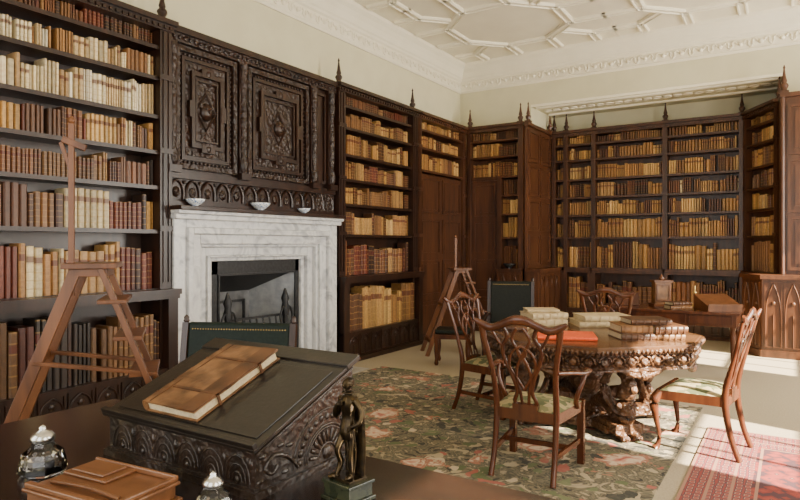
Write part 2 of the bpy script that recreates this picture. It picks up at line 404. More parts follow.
def bookcase(name,bays,loc,rot,W=0,pals=('brown',)*8,D=.28,bp=.12,uw=.09,doors=(),base=True,wm=.038,low='dark',fins=None,mats=None,lowscale=1.3,k0=1.4):
    e=empty(name,loc,rot); m=MB(); rows=[]
    b=bays; n=len(b); X0=b[0];X1=b[-1]
    m.box(X0,X1,D-.02,D,0,3.64,0)
    for i,x in enumerate(b):
        w=uw
        a=x-w/2 if 0<i<n-1 else (x if i==0 else x-w)
        m.box(a,a+w,-.03,D,0,3.6,0)
        for q in (.28,.72): m.box(a+w*q-.008,a+w*q+.008,-.042,-.03,1.2,3.55,0)
        for zc in (1.7,2.43,3.12): m.box(a-.008,a+w+.008,-.045,0,zc-.02,zc+.03,0)
        if fins is None or i in fins: finial(m,a+w/2,.03,3.66,0)
    m.box(X0-.01,X1+.01,-.05,D,3.56,3.62,0); m.box(X0-.03,X1+.03,-.09,D,3.62,3.665,0)
    nd=int((X1-X0)/.06)
    for k in range(nd): xx=X0+(k+.5)*(X1-X0)/nd; m.box(xx-.015,xx+.015,-.065,-.05,3.575,3.605,0)
    for i in range(n-1):
        a=b[i]+(uw if i==0 else uw/2); c=b[i+1]-(uw if i==n-2 else uw/2)
        door=i in doors
        for k in range(7):
            z=ZS[k]
            if door and k<4: continue
            m.box(a,c,.0,D,z-.03,z,1)
            m.box(a,c,-.006,.0,z-.032,z+.004,0)
            hm=(ZS[k+1]-.035-z-.02)
            rows.append((a+.004,c-.004,z,hm,.045,.16,pals[k],wm*(k0 if k==0 else 1.15 if k==1 else .9)))
        if door: panel_door(m,a,c,.0,2.70,.03,1,2,4)
    if base:
        segs=[i for i in range(n-1) if i not in doors]
        for i in segs:
            a=b[i];c=b[i+1]
            m.box(a-.02,c+.02,-bp-.03,D,1.09,1.14,0)
            m.box(a-.01,c+.01,-bp-.015,D,1.05,1.09,0)
            m.box(a,a+uw*.8,-bp,D,0,1.05,0); m.box(c-uw*.8,c,-bp,D,0,1.05,0)
            m.box(a,c,-bp+.01,D,0,.07,0); m.box(a,c,-bp-.01,-bp+.02,0,.06,0)
            m.box(a,c,-bp+.015,D,.36,.40,0); m.box(a,c,-bp+.03,-bp+.05,.07,.36,1)
            gothic(m,a+uw*.8,c-uw*.8,.08,.36,-bp+.03,0)
            rows.append((a+uw*.8+.004,c-uw*.8-.004,.40,.60,-bp+.06,.2,low,wm*lowscale))
    m.build('frame',mats or [DW,DW],e)
    books('books',rows,e)
    return e
bookcase('bookcase',[0,1.7,4.25],(-5.0,-.5,0),pi/2,pals=('brgold','brgold','dbrown','brgold','cream','crm2','dbrown'),uw=.13,fins=[0,1,2],low='dark')
pB=('lgold','lgold','lgold','mix','lgold','lgold','gold')
bookcase('bookcase',[0,2.0],(-5.0,6.3,0),pi/2,pals=('brown','gold','gold','mix','gold','gold','brown'),uw=.14,low='gold')
MM=[MDW,MDW]
bookcase('bookcase',[0,1.66],(-5.0,8.32,0),pi/2,pals=pB,uw=.09,doors=(0,),base=False,fins=[],mats=MM)
bookcase('bookcase',[-3.83,-3.56,-3.05,-1.84,-.65],(0,11.3,0),0,pals=pB,uw=.08,low='brown',mats=MM,bp=.15,wm=.045)
L=math.hypot(.48,.85)
bookcase('bookcase',[0,L],(-.65,11.3,0),math.atan2(-.85,.48),pals=pB,uw=.07,low='brown',mats=MM,bp=.1,fins=[1],D=.12)
MM=[MDW,MW]
e=empty('bookcase',(0,10.05,0)); m=MB(); rows=[]
a,c=-4.98,-3.905
m.box(a,c,.28,.32,0,3.64,1); m.box(a,a+.08,-.03,.3,0,3.6); m.box(c-.09,c,-.03,.3,0,3.6); m.box(-4.38,-4.31,-.02,.3,0,2.73)
m.box(a,c-.01,-.05,.3,3.56,3.62); m.box(a,c-.005,-.09,.3,3.62,3.665)
for k in range(7):
    z=ZS[k]; l=a+.08 if k>=4 else -4.31
    m.box(l,c-.09,0,.3,z-.03,z,1); rows.append((l+.004,c-.094,z,ZS[k+1]-.05-z,.04,.16,pB[k],.04))
m.box(a+.08,-4.38,-.01,.3,2.69,2.76); panel_door(m,a+.08,-4.38,0,2.69,.02,1,1,4)
m.box(-4.38,c,-.12,.3,1.09,1.14); m.box(-4.36,c,-.1,.3,0,1.09,1); gothic(m,-4.35,c-.01,.1,1.05,-.1,1)
finial(m,a+.05,.02); finial(m,c-.06,.02)
m.build('frame',MM,e); books('books',rows,e)
m=MB(); m.box(-3.885,-3.84,10.05,11.28,0,3.6); m.box(-3.885,-3.80,10.02,11.28,3.6,3.66)
Mx=Mt(-3.84,10.05,0,pi/2)
for j in range(4):
    z0=1.2+j*.6
    for i in range(2):
        a=.06+i*.58; m.frame(a,a+.52,z0,z0+.54,-.02,.001,.035,0,Mx); m.box(a+.08,a+.44,-.012,.001,z0+.08,z0+.46,0,Mx)
m.box(-3.84,-3.62,10.0,11.12,0,1.09); m.box(-3.84,-3.58,9.97,11.12,1.09,1.14)
for i in range(4):
    m.frame(.02+i*.26,.26+i*.26,.1,1.04,-.24,-.219,.03,0,Mx)
    m.sweep([(.05+i*.26,-.23,.8),(.08+i*.26,-.23,.9),(.14+i*.26,-.23,.98),(.2+i*.26,-.23,.9),(.23+i*.26,-.23,.8)],.01,5,0,ref=(0,1,0),k=3,M=Mx)
finial(m,-3.83,10.08,3.66); finial(m,-3.83,11.2,3.66)
m.build('wood_panelling',[MW],bevel=.004)
e=empty('panelled_cabinet',(0,0,0)); m=MB()
m.box(-.12,3.15,10.08,10.38,0,3.6,0); m.box(-.15,3.15,10.02,10.38,3.6,3.66,0)
for i in range(6):
    x=-.06+i*.54
    for z0,z1 in ((1.2,1.95),(2.0,2.75),(2.8,3.5)):
        m.frame(x,x+.48,z0,z1,10.05,10.081,.04,0); m.box(x+.09,x+.39,10.06,10.081,z0+.09,z1-.09,0)
m.sweep([(-.12,10.07,1.15),(-.12,10.07,3.6)],.035,8,0,k=1)
finial(m,-.1,10.1,3.66,0,1.15); finial(m,1.0,10.1,3.66)
poly=[(-.62,10.2),(-.36,9.86),(3.15,9.86),(3.15,10.38),(-.3,10.38)]
m.prism(poly,0,1.08,0)
m.prism([(-.66,10.2),(-.38,9.82),(3.15,9.82),(3.15,10.38),(-.3,10.38)],1.08,1.14,0)
m.prism([(-.65,10.2),(-.375,9.84),(3.15,9.84),(3.15,10.38),(-.3,10.38)],0,.1,0)
gothic(m,-.34,.35,.14,1.04,9.86,0)
Mc=Mt(-.62,10.2,0,math.atan2(-.34,.26))
mm=MB(); gothic(mm,.02,.41,.14,1.04,0,0)
m.add(mm.v,mm.f,0,False,Mc)
m.build('carcass',[MW],e)

# ---------------------------------------------------------------- overmantel + fireplace
e=empty('carved_overmantel',(-5.06,3.76,0),pi/2); m=MB()
W=2.52
m.box(0,W,0,.22,1.93,3.6,0)
m.box(-.005,W,-.06,.2,3.52,3.6,1); m.box(-.005,W,-.10,.2,3.6,3.66,0)
for k in range(40): m.ball((.03+k*.063,-.065,3.56),.02,0,6)
m.box(0,W,-.05,.02,2.20,2.27,0); m.box(0,W,-.03,.02,1.93,1.98,0)
nA=13
for k in range(nA):
    c=.1+k*(W-.2)/(nA-1); w=.08
    m.sweep([(c-w,-.012,2.0),(c-w,-.012,2.09),(c-w*.6,-.012,2.16),(c,-.012,2.185),(c+w*.6,-.012,2.16),(c+w,-.012,2.09),(c+w,-.012,2.0)],.013,5,0,ref=(0,1,0),k=3)
    m.ball((c,-.005,2.07),.045,1,8,sc=(1,.5,1.2)); m.ball((c+.09,-.01,2.17),.02,1,6)
def carvedpanel(x0,x1,z0,z1):
    m.frame(x0,x1,z0,z1,-.05,.0,.05,1)
    m.frame(x0+.09,x1-.09,z0+.09,z1-.09,-.03,.0,.035,0)
    n=int((z1-z0-.12)/.05)
    for k in range(n):
        z=z0+.08+k*.05
        m.ball((x0+.07,-.012,z),.017,0,6); m.ball((x1-.07,-.012,z),.017,0,6)
    n=int((x1-x0-.12)/.05)
    for k in range(n):
        x=x0+.08+k*.05
        m.ball((x,-.012,z0+.07),.017,0,6); m.ball((x,-.012,z1-.07),.017,0,6)
    ix0,ix1,iz0,iz1=x0+.19,x1-.19,z0+.22,z1-.22; cx=(x0+x1)/2; cz=(z0+z1)/2
    m.frame(ix0,ix1,iz0,iz1,-.055,0,.04,0)
    m.box(x0+.14,x1-.14,-.014,0,z0+.14,z1-.14,1)
    m.frame(ix0+.06,ix1-.06,iz0+.07,iz1-.07,-.04,0,.018,0)
    for s in (1,-1):
        m.box(cx-.08,cx+.08,-.06,0,cz+s*(iz1-cz)-.04,cz+s*(iz1-cz)+.04,0)
        m.ball((cx,-.055,cz+s*(iz1-cz)),.035,0,8,sc=(1,.6,1))
        m.box(cx+s*(ix1-cx)-.03,cx+s*(ix1-cx)+.03,-.06,0,cz-.08,cz+.08,0)
    m.sweep([(cx,-.02,cz+.19),(cx+.12,-.02,cz),(cx,-.02,cz-.19),(cx-.12,-.02,cz),(cx,-.02,cz+.19)],.014,4,0,ref=(0,1,0),k=1)
    m.ball((cx,-.02,cz),.075,0,10,sc=(1,.75,1.25)); m.ball((cx,-.078,cz),.016,0,8,sc=(.8,1,1.6))
    for s in (1,-1): m.ball((cx+s*.03,-.066,cz+.03),.014,0,6); m.ball((cx+s*.07,-.02,cz+.06),.03,1,6)
    m.ball((cx,-.065,cz-.045),.016,0,6,sc=(1.5,1,.6))
carvedpanel(.06,.84,2.30,3.50); carvedpanel(1.0,2.0,2.30,3.50)
for px in (.92,2.08,2.42,.02):
    m.box(px-.055,px+.055,-.06,.02,2.27,3.52,0)
    m.lathe([(.03,0),(.05,.05),(.055,.12),(.033,.2),(.04,.3),(.045,.6),(.032,.85),(.045,.93),(.05,1.0),(.038,1.06),(.05,1.12),(.05,1.18)],10,(px,-.06,2.31),1)
    m.box(px-.07,px+.07,-.11,.02,2.25,2.32,0)
m.frame(2.16,2.35,2.33,3.47,-.03,0,.03,0)
m.box(2.16,W,-.02,.01,1.95,2.25,1)
m.build('oak_carving',[DW,DWC],e,bevel=.003)

e=empty('marble_fireplace',(-5.0,3.75,0),pi/2); m=MB()
def surround(x0,x1,z1,ix0,ix1,iz1,y0,y1):
    m.box(x0,ix0,y0,y1,0,z1); m.box(ix1,x1,y0,y1,0,z1); m.box(ix0,ix1,y0,y1,iz1,z1)
surround(0,2.47,1.84,.14,2.33,1.72,-.06,.3)
surround(.14,2.33,1.72,.20,2.27,1.66,-.10,.3)
surround(.20,2.27,1.66,.32,2.15,1.56,-.05,.3)
surround(.32,2.15,1.56,.36,2.11,1.53,-.015,.3)
surround(.36,2.11,1.53,.46,2.01,1.44,.04,.3)
surround(.46,2.01,1.44,.49,1.98,1.42,.01,.3)
surround(.49,1.98,1.42,.55,1.92,1.38,.06,.3)
m.box(-.02,2.49,-.12,.25,1.80,1.85); m.box(-.02,2.49,-.16,.25,1.85,1.885)
m.box(-.03,.22,-.12,.1,0,.16); m.box(2.25,2.5,-.12,.1,0,.16)
m.build('marble_surround',[MARB],e,bevel=.008)
m=MB(); m.box(-.02,2.5,-.19,.25,1.885,1.925); m.build('mantel_shelf',[DW],e,bevel=.004)
m=MB()
y1=.62
m.box(.45,.66,.10,.14,0,1.40,0); m.box(1.86,2.0,.10,.14,0,1.40,0); m.box(.45,2.0,.10,.14,1.24,1.42,0)
m.add([(.66,.12,0),(.92,y1,0),(.92,y1,1.0),(.66,.12,1.24)],[(0,1,2,3)],1)
m.add([(1.86,.12,0),(1.6,y1,0),(1.6,y1,1.0),(1.86,.12,1.24)],[(0,3,2,1)],1)
m.add([(.66,.12,1.24),(1.86,.12,1.24),(1.6,y1,1.0),(.92,y1,1.0)],[(0,3,2,1)],0)
m.add([(.92,y1,0),(1.6,y1,0),(1.6,y1,1.0),(.92,y1,1.0)],[(0,1,2,3)],2)
m.frame(1.0,1.52,.3,.9,y1-.02,y1,.03,0)
m.box(.3,2.2,.66,.7,-.0,1.6,0); m.box(.4,.46,.1,.7,0,1.5,0); m.box(2.0,2.06,.1,.7,0,1.5,0); m.box(.4,2.06,.1,.7,1.42,1.5,0)
m.frame(.66,1.86,.0,1.24,.085,.1,.02,0)
m.build('iron_register',[IRON,STEEL,FBACK],e)
m=MB()
for k in range(9):
    x=.82+k*.1; m.sweep([(x,.1,.42),(x,.08,.56),(x,.1,.72)],.011,5,0,k=2)
for z in (.42,.72): m.box(.78,1.66,.09,.12,z,z+.025); 
m.box(.78,1.66,.1,.45,.39,.42)
for x in (.78,1.66):
    m.lathe([(.05,0),(.06,.03),(.03,.06),(.025,.3),(.04,.45),(.02,.6),(.03,.7),(.05,.80),(.035,.87),(.05,.92),(.03,.98),(.01,1.04)],10,(x,.08,0),0)
    for s in (1,-1): m.sweep([(x,.07,.35),(x+s*.07,.07,.25),(x+s*.1,.07,.12),(x+s*.14,.07,.0)],.016,6,0,ref=(0,1,0))
    for s in (1,-1): m.sweep([(x,.06,.5),(x+s*.07,.06,.6),(x+s*.10,.06,.72),(x+s*.05,.06,.82),(x+s*.02,.06,.72)],.014,6,0,ref=(0,1,0))
m.build('fire_basket',[IRON],e)
m=MB(); m.box(-5.05,-4.45,3.7,6.25,0,.012); m.box(-5.6,-5.05,4.3,5.66,0,.012); m.build('hearth_slab',[STONE],bevel=.003)
def bowl(name,loc,s,mat=CHINA):
    m=MB(); m.lathe([(.028*s,0),(.03*s,.008*s),(.026*s,.014*s),(.06*s,.03*s),(.09*s,.06*s),(.1*s,.08*s),(.096*s,.08*s),(.085*s,.06*s),(.05*s,.035*s),(.001,.03*s)],24)
    m.build(name,[mat],None,loc)
bowl('china_bowl',(-4.97,4.02,1.926),.95); bowl('china_bowl',(-4.97,4.9,1.926),1.1); bowl('china_bowl',(-4.97,5.62,1.926),.8)
bowl('pewter_bowl',(-4.15,10.0,1.141),1.1,IRON)

# ---------------------------------------------------------------- rugs
m=MB(); m.box(-4.4,-.72,1.2,6.45,0,.010); m.build('floral_carpet',[CARP])
m=MB(); m.box(-RW,RW,-RL,RL,0,.010); m.build('red_rug',[RUG],None,(-.6+RW,5.8-RL,0))
ZR=.0105
# ---------------------------------------------------------------- chairs
def yb(z): return -.215-.13*max(0,(z-.47))/.55
def splat_chair(name,loc,rot,arms=False,cab=False,seed=0,mat=CH):
    e=empty(name,loc,rot); m=MB()
    for s in (1,-1):
        m.sweep([(s*.21,-.31,0),(s*.205,-.25,.18),(s*.205,-.215,.45),(s*.215,yb(.7),.7),(s*.25,yb(.9),.9),(s*.265,yb(1.0),1.0)],
                [(.02,.02),(.02,.022),(.022,.025),(.019,.016),(.02,.014),(.024,.014)],8,0,ref=(0,1,0))
        if cab:
            m.sweep([(s*.24,.22,.43),(s*.275,.255,.36),(s*.265,.245,.24),(s*.245,.225,.1),(s*.25,.235,.03),(s*.26,.25,.0)],[.03,.038,.024,.016,.02,.034],8,0)
        else:
            m.sweep([(s*.25,.23,.0),(s*.25,.23,.2),(s*.25,.23,.45)],.023,4,0,ref=(0,1,0),k=1,sq=True)
        m.sweep([(s*.205,-.22,.41),(s*.25,.23,.41)],(.015,.035),4,0,k=1,sq=True)
        if not cab: m.sweep([(s*.205,-.25,.17),(s*.25,.23,.17)],(.01,.016),4,0,k=1,sq=True)
    m.sweep([(-.25,.235,.41),(.25,.235,.41)],(.015,.035),4,0,k=1,sq=True); m.sweep([(-.2,-.22,.41),(.2,-.22,.41)],(.015,.035),4,0,k=1,sq=True)
    if not cab: m.sweep([(-.23,0,.17),(.23,0,.17)],(.01,.016),4,0,k=1,sq=True)
    cr=[(-.31,1.045),(-.27,1.02),(-.2,.995),(-.12,1.02),(-.05,1.05),(0,1.055),(.05,1.05),(.12,1.02),(.2,.995),(.27,1.02),(.31,1.045)]
    m.sweep([(x,yb(z)-.005,z) for x,z in cr],[(.012,.012),(.024,.014),(.026,.015),(.026,.015),(.03,.015),(.034,.015),(.03,.015),(.026,.015),(.026,.015),(.024,.014),(.012,.012)],8,0,ref=(0,1,0))
    for s in (1,-1):
        for cv,w in (([(.05,.46),(.075,.5),(.05,.57),(.075,.67),(.12,.78),(.13,.87),(.09,.94),(.12,1.01)],.014),
                     ([(.02,.46),(.03,.56),(.05,.66),(.03,.76),(-.03,.86),(-.06,.93),(-.02,1.0)],.011),
                     ([(.0,.58),(.045,.66),(.09,.74),(.07,.83),(.0,.88),(-.03,.84),(0,.79)],.010),
                     ([(.13,.87),(.17,.93),(.2,.99)],.010)):
            m.sweep([(s*x,yb(z),z) for x,z in cv],(w,.008),6,0,ref=(0,1,0),k=3)
    m.box(-.085,.085,-.24,-.19,.43,.485)
    if arms:
        for s in (1,-1):
            m.sweep([(s*.225,yb(.72),.72),(s*.27,-.12,.70),(s*.32,.03,.68),(s*.325,.12,.685),(s*.31,.17,.66),(s*.3,.15,.64)],[(.018,.015),(.02,.014),(.024,.015),(.028,.016),(.024,.018),(.015,.015)],8,0)
            m.sweep([(s*.315,.1,.67),(s*.30,.06,.6),(s*.265,.05,.5),(s*.255,.1,.43)],[.016,.015,.018,.022],8,0)
    m.build('frame',[mat],e)
    m=MB(); n=10
    vs=[];fs=[]
    for j in range(n+1):
        for i in range(n+1):
            u=i/n*2-1;v=j/n*2-1
            w=.215+(.025*(v+1)); y=.0+v*.215
            h=.445+.045*(1-u**4)*(1-v**4)
            vs.append((u*w,y,h))
    for j in range(n):
        for i in range(n): a=j*(n+1)+i; fs.append((a,a+1,a+n+2,a+n+1))
    m.add(vs,fs,0,True); m.box(-.2,.2,-.2,.2,.42,.446)
    m.build('seat',[FAB],e)
    return e
splat_chair('carved_armchair',(-1.5,4.1,ZR),math.radians(2),arms=True)
splat_chair('dining_chair',(-2.36,5.32,ZR),-pi/2-.1)
splat_chair('dining_chair',(-.60,5.20,ZR),pi/2-.12,cab=True)
splat_chair('dining_chair',(-1.75,7.25,0),.05)
def leather_chair(name,loc,rot,w=.34,h=1.08,mat=GREENL):
    e=empty(name,loc,rot); m=MB()
    for s in (1,-1):
        m.sweep([(s*w,-.3,0),(s*w,-.26,.4),(s*w,-.3,.8),(s*w,-.34,h)],.02,4,0,ref=(0,1,0),sq=True)
        m.lathe([(.012,0),(.022,.012),(.015,.022),(.018,.035),(.003,.05)],10,(s*w,-.34,h),0)
        m.lathe([(.022,0),(.03,.05),(.02,.1),(.032,.2),(.02,.32),(.03,.36),(.03,.66)],10,(s*w,.26,0),0)
        m.sweep([(s*w,-.29,.68),(s*w,-.05,.7),(s*w,.2,.68),(s*w,.32,.66)],(.03,.018),8,0)
        m.box(s*w-.015,s*w+.015,-.28,.26,.14,.18)
    m.box(-w,w,-.28,.28,.36,.43); m.box(-w,w,-.015,.015,.14,.18)
    m.build('frame',[DW],e)
    m=MB(); m.box(-w+.01,w-.01,-.26,.28,.43,.50)
    Mb=Mt(0,-.3,.56,0,math.radians(8)); m.box(-w+.01,w-.01,-.03,.04,.0,h-.555,0,Mb)
    m.build('upholstery',[mat],e,bevel=.02)
    m=MB(); 
    for k in range(36):
        x=-w+.05+k*(2*w-.1)/35; m.ball((x,.042,h-.60),.005,0,6,M=Mb)
    m.build('brass_nails',[BRASS],e)
    return e
leather_chair('green_leather_armchair',(-2.83,2.45,ZR),math.radians(206),.355,1.04)
leather_chair('black_leather_armchair',(-2.90,6.98,0),math.radians(198),.27,1.09,BLACKL)
m=MB()
for sx in (1,-1):
    for sy in (1,-1): m.lathe([(.02,0),(.03,.03),(.018,.08),(.03,.2),(.025,.36)],8,(sx*.2,sy*.16,0),0)
m.box(-.23,.23,-.19,.19,.34,.4,0)
e=empty('upholstered_stool',(-3.75,7.15,0),.4); m.build('legs',[CH],e)
m=MB(); m.box(-.22,.22,-.18,.18,.4,.46); m.build('cushion',[BLACKL],e,bevel=.02)

# ---------------------------------------------------------------- library steps
def steps(name,loc,rot,s=1,pole=.96):
    e=empty(name,loc,rot); m=MB(); h=1.42
    for y in (1,-1):
        m.sweep([(.06,y*.19,h-.03),(.60,y*.25,0)],(.018,.034),4,0,ref=(0,1,0),k=1,sq=True)
        m.sweep([(-.08,y*.19,h-.03),(-.60,y*.25,0)],(.034,.018),4,0,ref=(0,1,0),k=1,sq=True)
        m.sweep([(-.31,y*.215,.82),(.33,y*.215,.72)],(.012,.024),4,0,ref=(0,1,0),k=1,sq=True)
    for k in range(5):
        z=.24+k*.235; x=.60-.54*z/(h-.03)
        m.box(x-.10,x+.07,-.235,.235,z-.012,z+.014)
    m.box(-.335,-.295,-.22,.22,.78,.84); m.box(-.55,-.5,-.24,.24,.2,.26)
    m.box(-.16,.15,-.24,.24,h-.03,h+.005); m.box(-.12,.1,-.21,.21,h-.08,h-.03)
    m.sweep([(-.11,-.16,h-.2),(-.11,-.16,h+pole)],(.017,.017),4,0,k=1,sq=True)
    m.lathe([(.012,0),(.024,.015),(.02,.035),(.004,.05)],8,(-.11,-.16,h+pole),0)
    if pole>.7:
        m.sweep([(-.16,-.16,h+pole-.10),(-.03,-.16,h+pole-.15)],(.02,.02),4,0,k=1,sq=True)
        m.sweep([(-.11,-.16,h+pole-.30),(-.17,-.16,h+pole-.12)],(.01,.012),4,0,k=1,sq=True)
    o=m.build('timber',[STEPW],e,bevel=.004); e.scale=(s,s,s)
    return e
steps('library_steps',(-3.87,2.32,ZR),math.radians(52),1,.88)
steps('library_steps',(-4.03,7.9,0),math.radians(40),.86,.5)

# ---------------------------------------------------------------- carved octagonal table
e=empty('carved_centre_table',(-1.53,5.45,ZR)); m=MB()
def octo(sc): 
    w,d=.90*sc,.85*sc
    return [(-.32*sc,-d),(.32*sc,-d),(w,-.27*sc),(w,.33*sc),(.32*sc,d),(-.32*sc,d),(-w,.33*sc),(-w,-.27*sc)]
m.prism(octo(1),.735,.768,1); m.prism(octo(.975),.768,.775,1); m.prism(octo(.97),.71,.735,0); m.prism(octo(.93),.60,.71,0); m.prism(octo(.96),.585,.60,0)
oc=octo(.995)
for i in range(8):
    p=Vector((*oc[i],0));q=Vector((*oc[(i+1)%8],0));L=(q-p).length;n=int(L/.036);t=(q-p)/L;nr=Vector((t.y,-t.x,0))
    for k in range(n+1):
        c=p+t*(k*L/n); m.ball((c.x,c.y,.735),.017,0,6,sc=(1,1,1.3))
    p2=p*.945;q2=q*.945;n=max(2,int(L/.11))
    for k in range(n):
        c=p2+(q2-p2)*((k+.5)/n); 
        m.ball((c.x,c.y,.655),.042,0,8,sc=(1,1,.9))
        for s in (1,-1):
            m.sweep([tuple(c+t*(s*.02)+Vector((0,0,.62))),tuple(c+t*(s*.05)+nr*.02+Vector((0,0,.645))),tuple(c+t*(s*.045)+nr*.02+Vector((0,0,.685))),tuple(c+t*(s*.015)+nr*.02+Vector((0,0,.70)))],.010,5,0,k=2)
    c=(p+q)*.47
    for s in (1,-1):
        m.sweep([tuple(c+t*(s*.02)+Vector((0,0,.545))),tuple(c+t*(s*.1)+Vector((0,0,.56))),tuple(c+t*(s*.18)+Vector((0,0,.59)))],[.03,.022,.012],6,0)
    m.ball((c.x,c.y,.55),.045,0,8)
for k in range(4):
    a=pi/4+k*pi/2; M=Mt(.5*math.cos(a),.45*math.sin(a),0,a)
    m.box(-.14,.14,-.12,.12,.05,.13,0,M)
    for s in (1,-1):
        m.ball((.10,s*.055,.045),.05,0,8,M=M,sc=(1.4,.9,.85))
        for q in (-1,0,1): m.ball((.165,s*.055+q*.022,.025),.022,0,6,M=M,sc=(1.3,.8,.9))
    m.sweep([(.08,0,.12),(.10,0,.2),(.07,0,.3),(.09,0,.38),(.12,0,.44),(.08,0,.55)],[(.06,.05),(.075,.07),(.065,.06),(.08,.07),(.05,.05),(.06,.06)],10,0,M=M)
    m.ball((.13,0,.43),.065,0,10,M=M,sc=(1.1,.9,1.1)); m.ball((.19,0,.41),.035,0,8,M=M)
    for s in (1,-1):
        m.sweep([(.06,s*.05,.2),(-.02,s*.09,.3),(-.06,s*.10,.42),(.0,s*.09,.52),(.04,s*.06,.56)],[(.03,.02),(.05,.02),(.05,.02),(.04,.02),(.02,.02)],6,0,M=M)
        m.ball((.09,s*.06,.26),.035,0,8,M=M); m.ball((.15,s*.04,.45),.015,0,6,M=M)
    m.lathe([(.05,0),(.07,.02),(.05,.05),(.08,.1)],10,(.08,0,.49),0,M)
    m.sweep([(-.05,0,.16),(-.2,0,.24),(-.35,0,.2),(-.42,0,.12)],[(.05,.05),(.06,.06),(.06,.05),(.06,.05)],8,0,M=M)
m.lathe([(.30,.02),(.30,.08),(.22,.12),(.12,.16),(.09,.25),(.16,.34),(.18,.40),(.1,.48),(.13,.54),(.3,.6)],16,(0,0,0),0)
for a in (pi/4,3*pi/4):
    m.box(-.5,.5,-.11,.11,.03,.09,0,Mt(0,0,0,a))
m.build('carved_frame',[TBC,TBT],e)

ZT=ZR+.776
def lying_book(m,cx,cy,z,w,d,t,rot=0,cov=0,pg=1):
    M=Mt(cx,cy,z,rot)
    m.box(-w/2,w/2,-d/2,d/2,0,.006,cov,M); m.box(-w/2,w/2,-d/2,d/2,t-.006,t,cov,M)
    m.box(-w/2+.006,w/2-.008,-d/2+.004,d/2-.008,.006,t-.006,pg,M)
    m.sweep([(-w/2,-d/2+.002,t/2),(w/2,-d/2+.002,t/2)],(.012,t/2-.001),8,cov,k=1,M=M,ref=(0,0,1))
    for q in (-.38,-.19,0,.19,.38): m.box(w*q-.004,w*q+.004,-d/2-.014,-d/2,.004,t-.004,cov,M)
def bk(name,lst,mats,loc,rot=0):
    m=MB()
    for a in lst: lying_book(m,*a)
    return m.build(name,mats,None,loc,rot)
CR=math.radians(32.6)
bk('stacked_books',[(-.13,0,0,.26,.32,.055,.02),(.135,.01,0,.25,.3,.05,-.02,2),(-.13,.0,.056,.25,.3,.06,.0,2),(.14,0,.052,.26,.31,.062,.03),(-.0,.02,.117,.33,.26,.045,.02,0)],[OLDD,PAPER,OLDL],(-1.02,5.36,ZT),CR)
bk('red_folio',[(0,0,0,.46,.34,.03)],[REDL,PAPER],(-1.58,5.02,ZT),CR-.2)
bk('stacked_books',[(0,0,0,.4,.3,.07),(.02,0,.071,.36,.28,.055,.15),(0,.01,.127,.3,.22,.03,-.1)],[VELL,PAPER],(-2.02,5.66,ZT),CR+.1)
bk('large_folio',[(0,0,0,.5,.36,.05),(.02,.0,.051,.46,.33,.05,.08)],[VELL,PAPER],(-1.55,5.97,ZT),CR)
bk('brown_folio',[(0,0,0,.26,.24,.045)],[OLDD,PAPER],(-2.12,5.23,ZT),CR-.3)
m=MB()
for s in (1,-1):
    vs=[];n=8
    for i in range(n+1):
        u=i/n; z=.012+.035*math.sin(min(1,u*1.6)*pi*.5)*(1-u*.55); vs+= [(s*u*.15,-.11,z),(s*u*.15,.11,z)]
    m.add(vs,[(2*i,2*i+2,2*i+3,2*i+1) if s>0 else (2*i,2*i+1,2*i+3,2*i+2) for i in range(n)],0,True)
    for i in range(n): m.add([vs[2*i],vs[2*i+2],(vs[2*i+2][0],-.11,0),(vs[2*i][0],-.11,0)],[(0,1,2,3)],0)
    m.box(min(0,s*.155),max(0,s*.155),-.115,.115,0,.006,1)
m.build('open_book',[PAPER,OLDD],None,(-1.05,5.88,ZT),CR)

# ---------------------------------------------------------------- back writing table
e=empty('writing_table',(-1.3,8.35,0)); m=MB()
m.box(-.8,.8,-.42,.42,.74,.77); m.box(-.76,.76,-.38,.38,.60,.74)
for sx in (1,-1):
    for sy in (1,-1): m.lathe([(.018,0),(.03,.04),(.02,.1),(.03,.4),(.035,.5),(.025,.55),(.04,.6)],10,(sx*.72,sy*.34,0))
for i in range(3): m.frame(-.72+i*.49,-.26+i*.49,.62,.73,-.395,-.379,.012)
m.build('desk',[CH],e,bevel=.004)
m=MB()
m.prism([(-.2,-.18),(.2,-.18),(.2,.18),(-.2,.18)],0,.02)
m.add([(-.2,-.18,.02),(.2,-.18,.02),(.2,.18,.02),(-.2,.18,.02),(-.2,-.18,.06),(.2,-.18,.06),(.2,.18,.18),(-.2,.18,.18)],[(0,1,5,4),(1,2,6,5),(2,3,7,6),(3,0,4,7),(4,5,6,7)])
m.box(-.2,.2,-.19,-.17,.05,.085)
m.build('reading_slope',[STEPW],None,(-.76,8.25,.771),CR)
m=MB(); m.box(-.13,.13,-.09,.09,0,.03,0); m.box(-.10,.10,-.06,.06,.03,.30,1); m.box(-.12,.12,-.08,.08,.30,.33,0)
m.frame(-.09,.09,.06,.28,-.075,-.059,.02,0); m.lathe([(.03,0),(.04,.02),(.015,.05),(.003,.08)],10,(0,0,.33),0)
m.build('cased_clock',[STEPW,OLDL],None,(-1.42,8.45,.771),CR)  # upright brown box with framed front and finial, no clock dial
m=MB(); m.box(-.16,.16,-.11,.11,0,.15); m.box(-.17,.17,-.12,.12,.15,.17); m.box(-.17,.17,-.12,.12,0,.02); m.ball((0,-.115,.12),.015)
m.build('document_box',[CH],None,(-1.85,8.35,.771),.3,bevel=.004)
bk('stacked_books',[(0,0,0,.26,.2,.05),(0,0,.051,.24,.18,.04,.2,2)],[OLDL,PAPER,OLDD],(-1.18,8.12,.771),CR)
m=MB(); m.lathe([(.05,0),(.05,.01),(.015,.02),(.012,.12),(.02,.14),(.012,.16),(.03,.18),(.01,.19),(.01,.26)],14); m.build('brass_candlestick',[BRASS],None,(-1.05,8.6,.771))

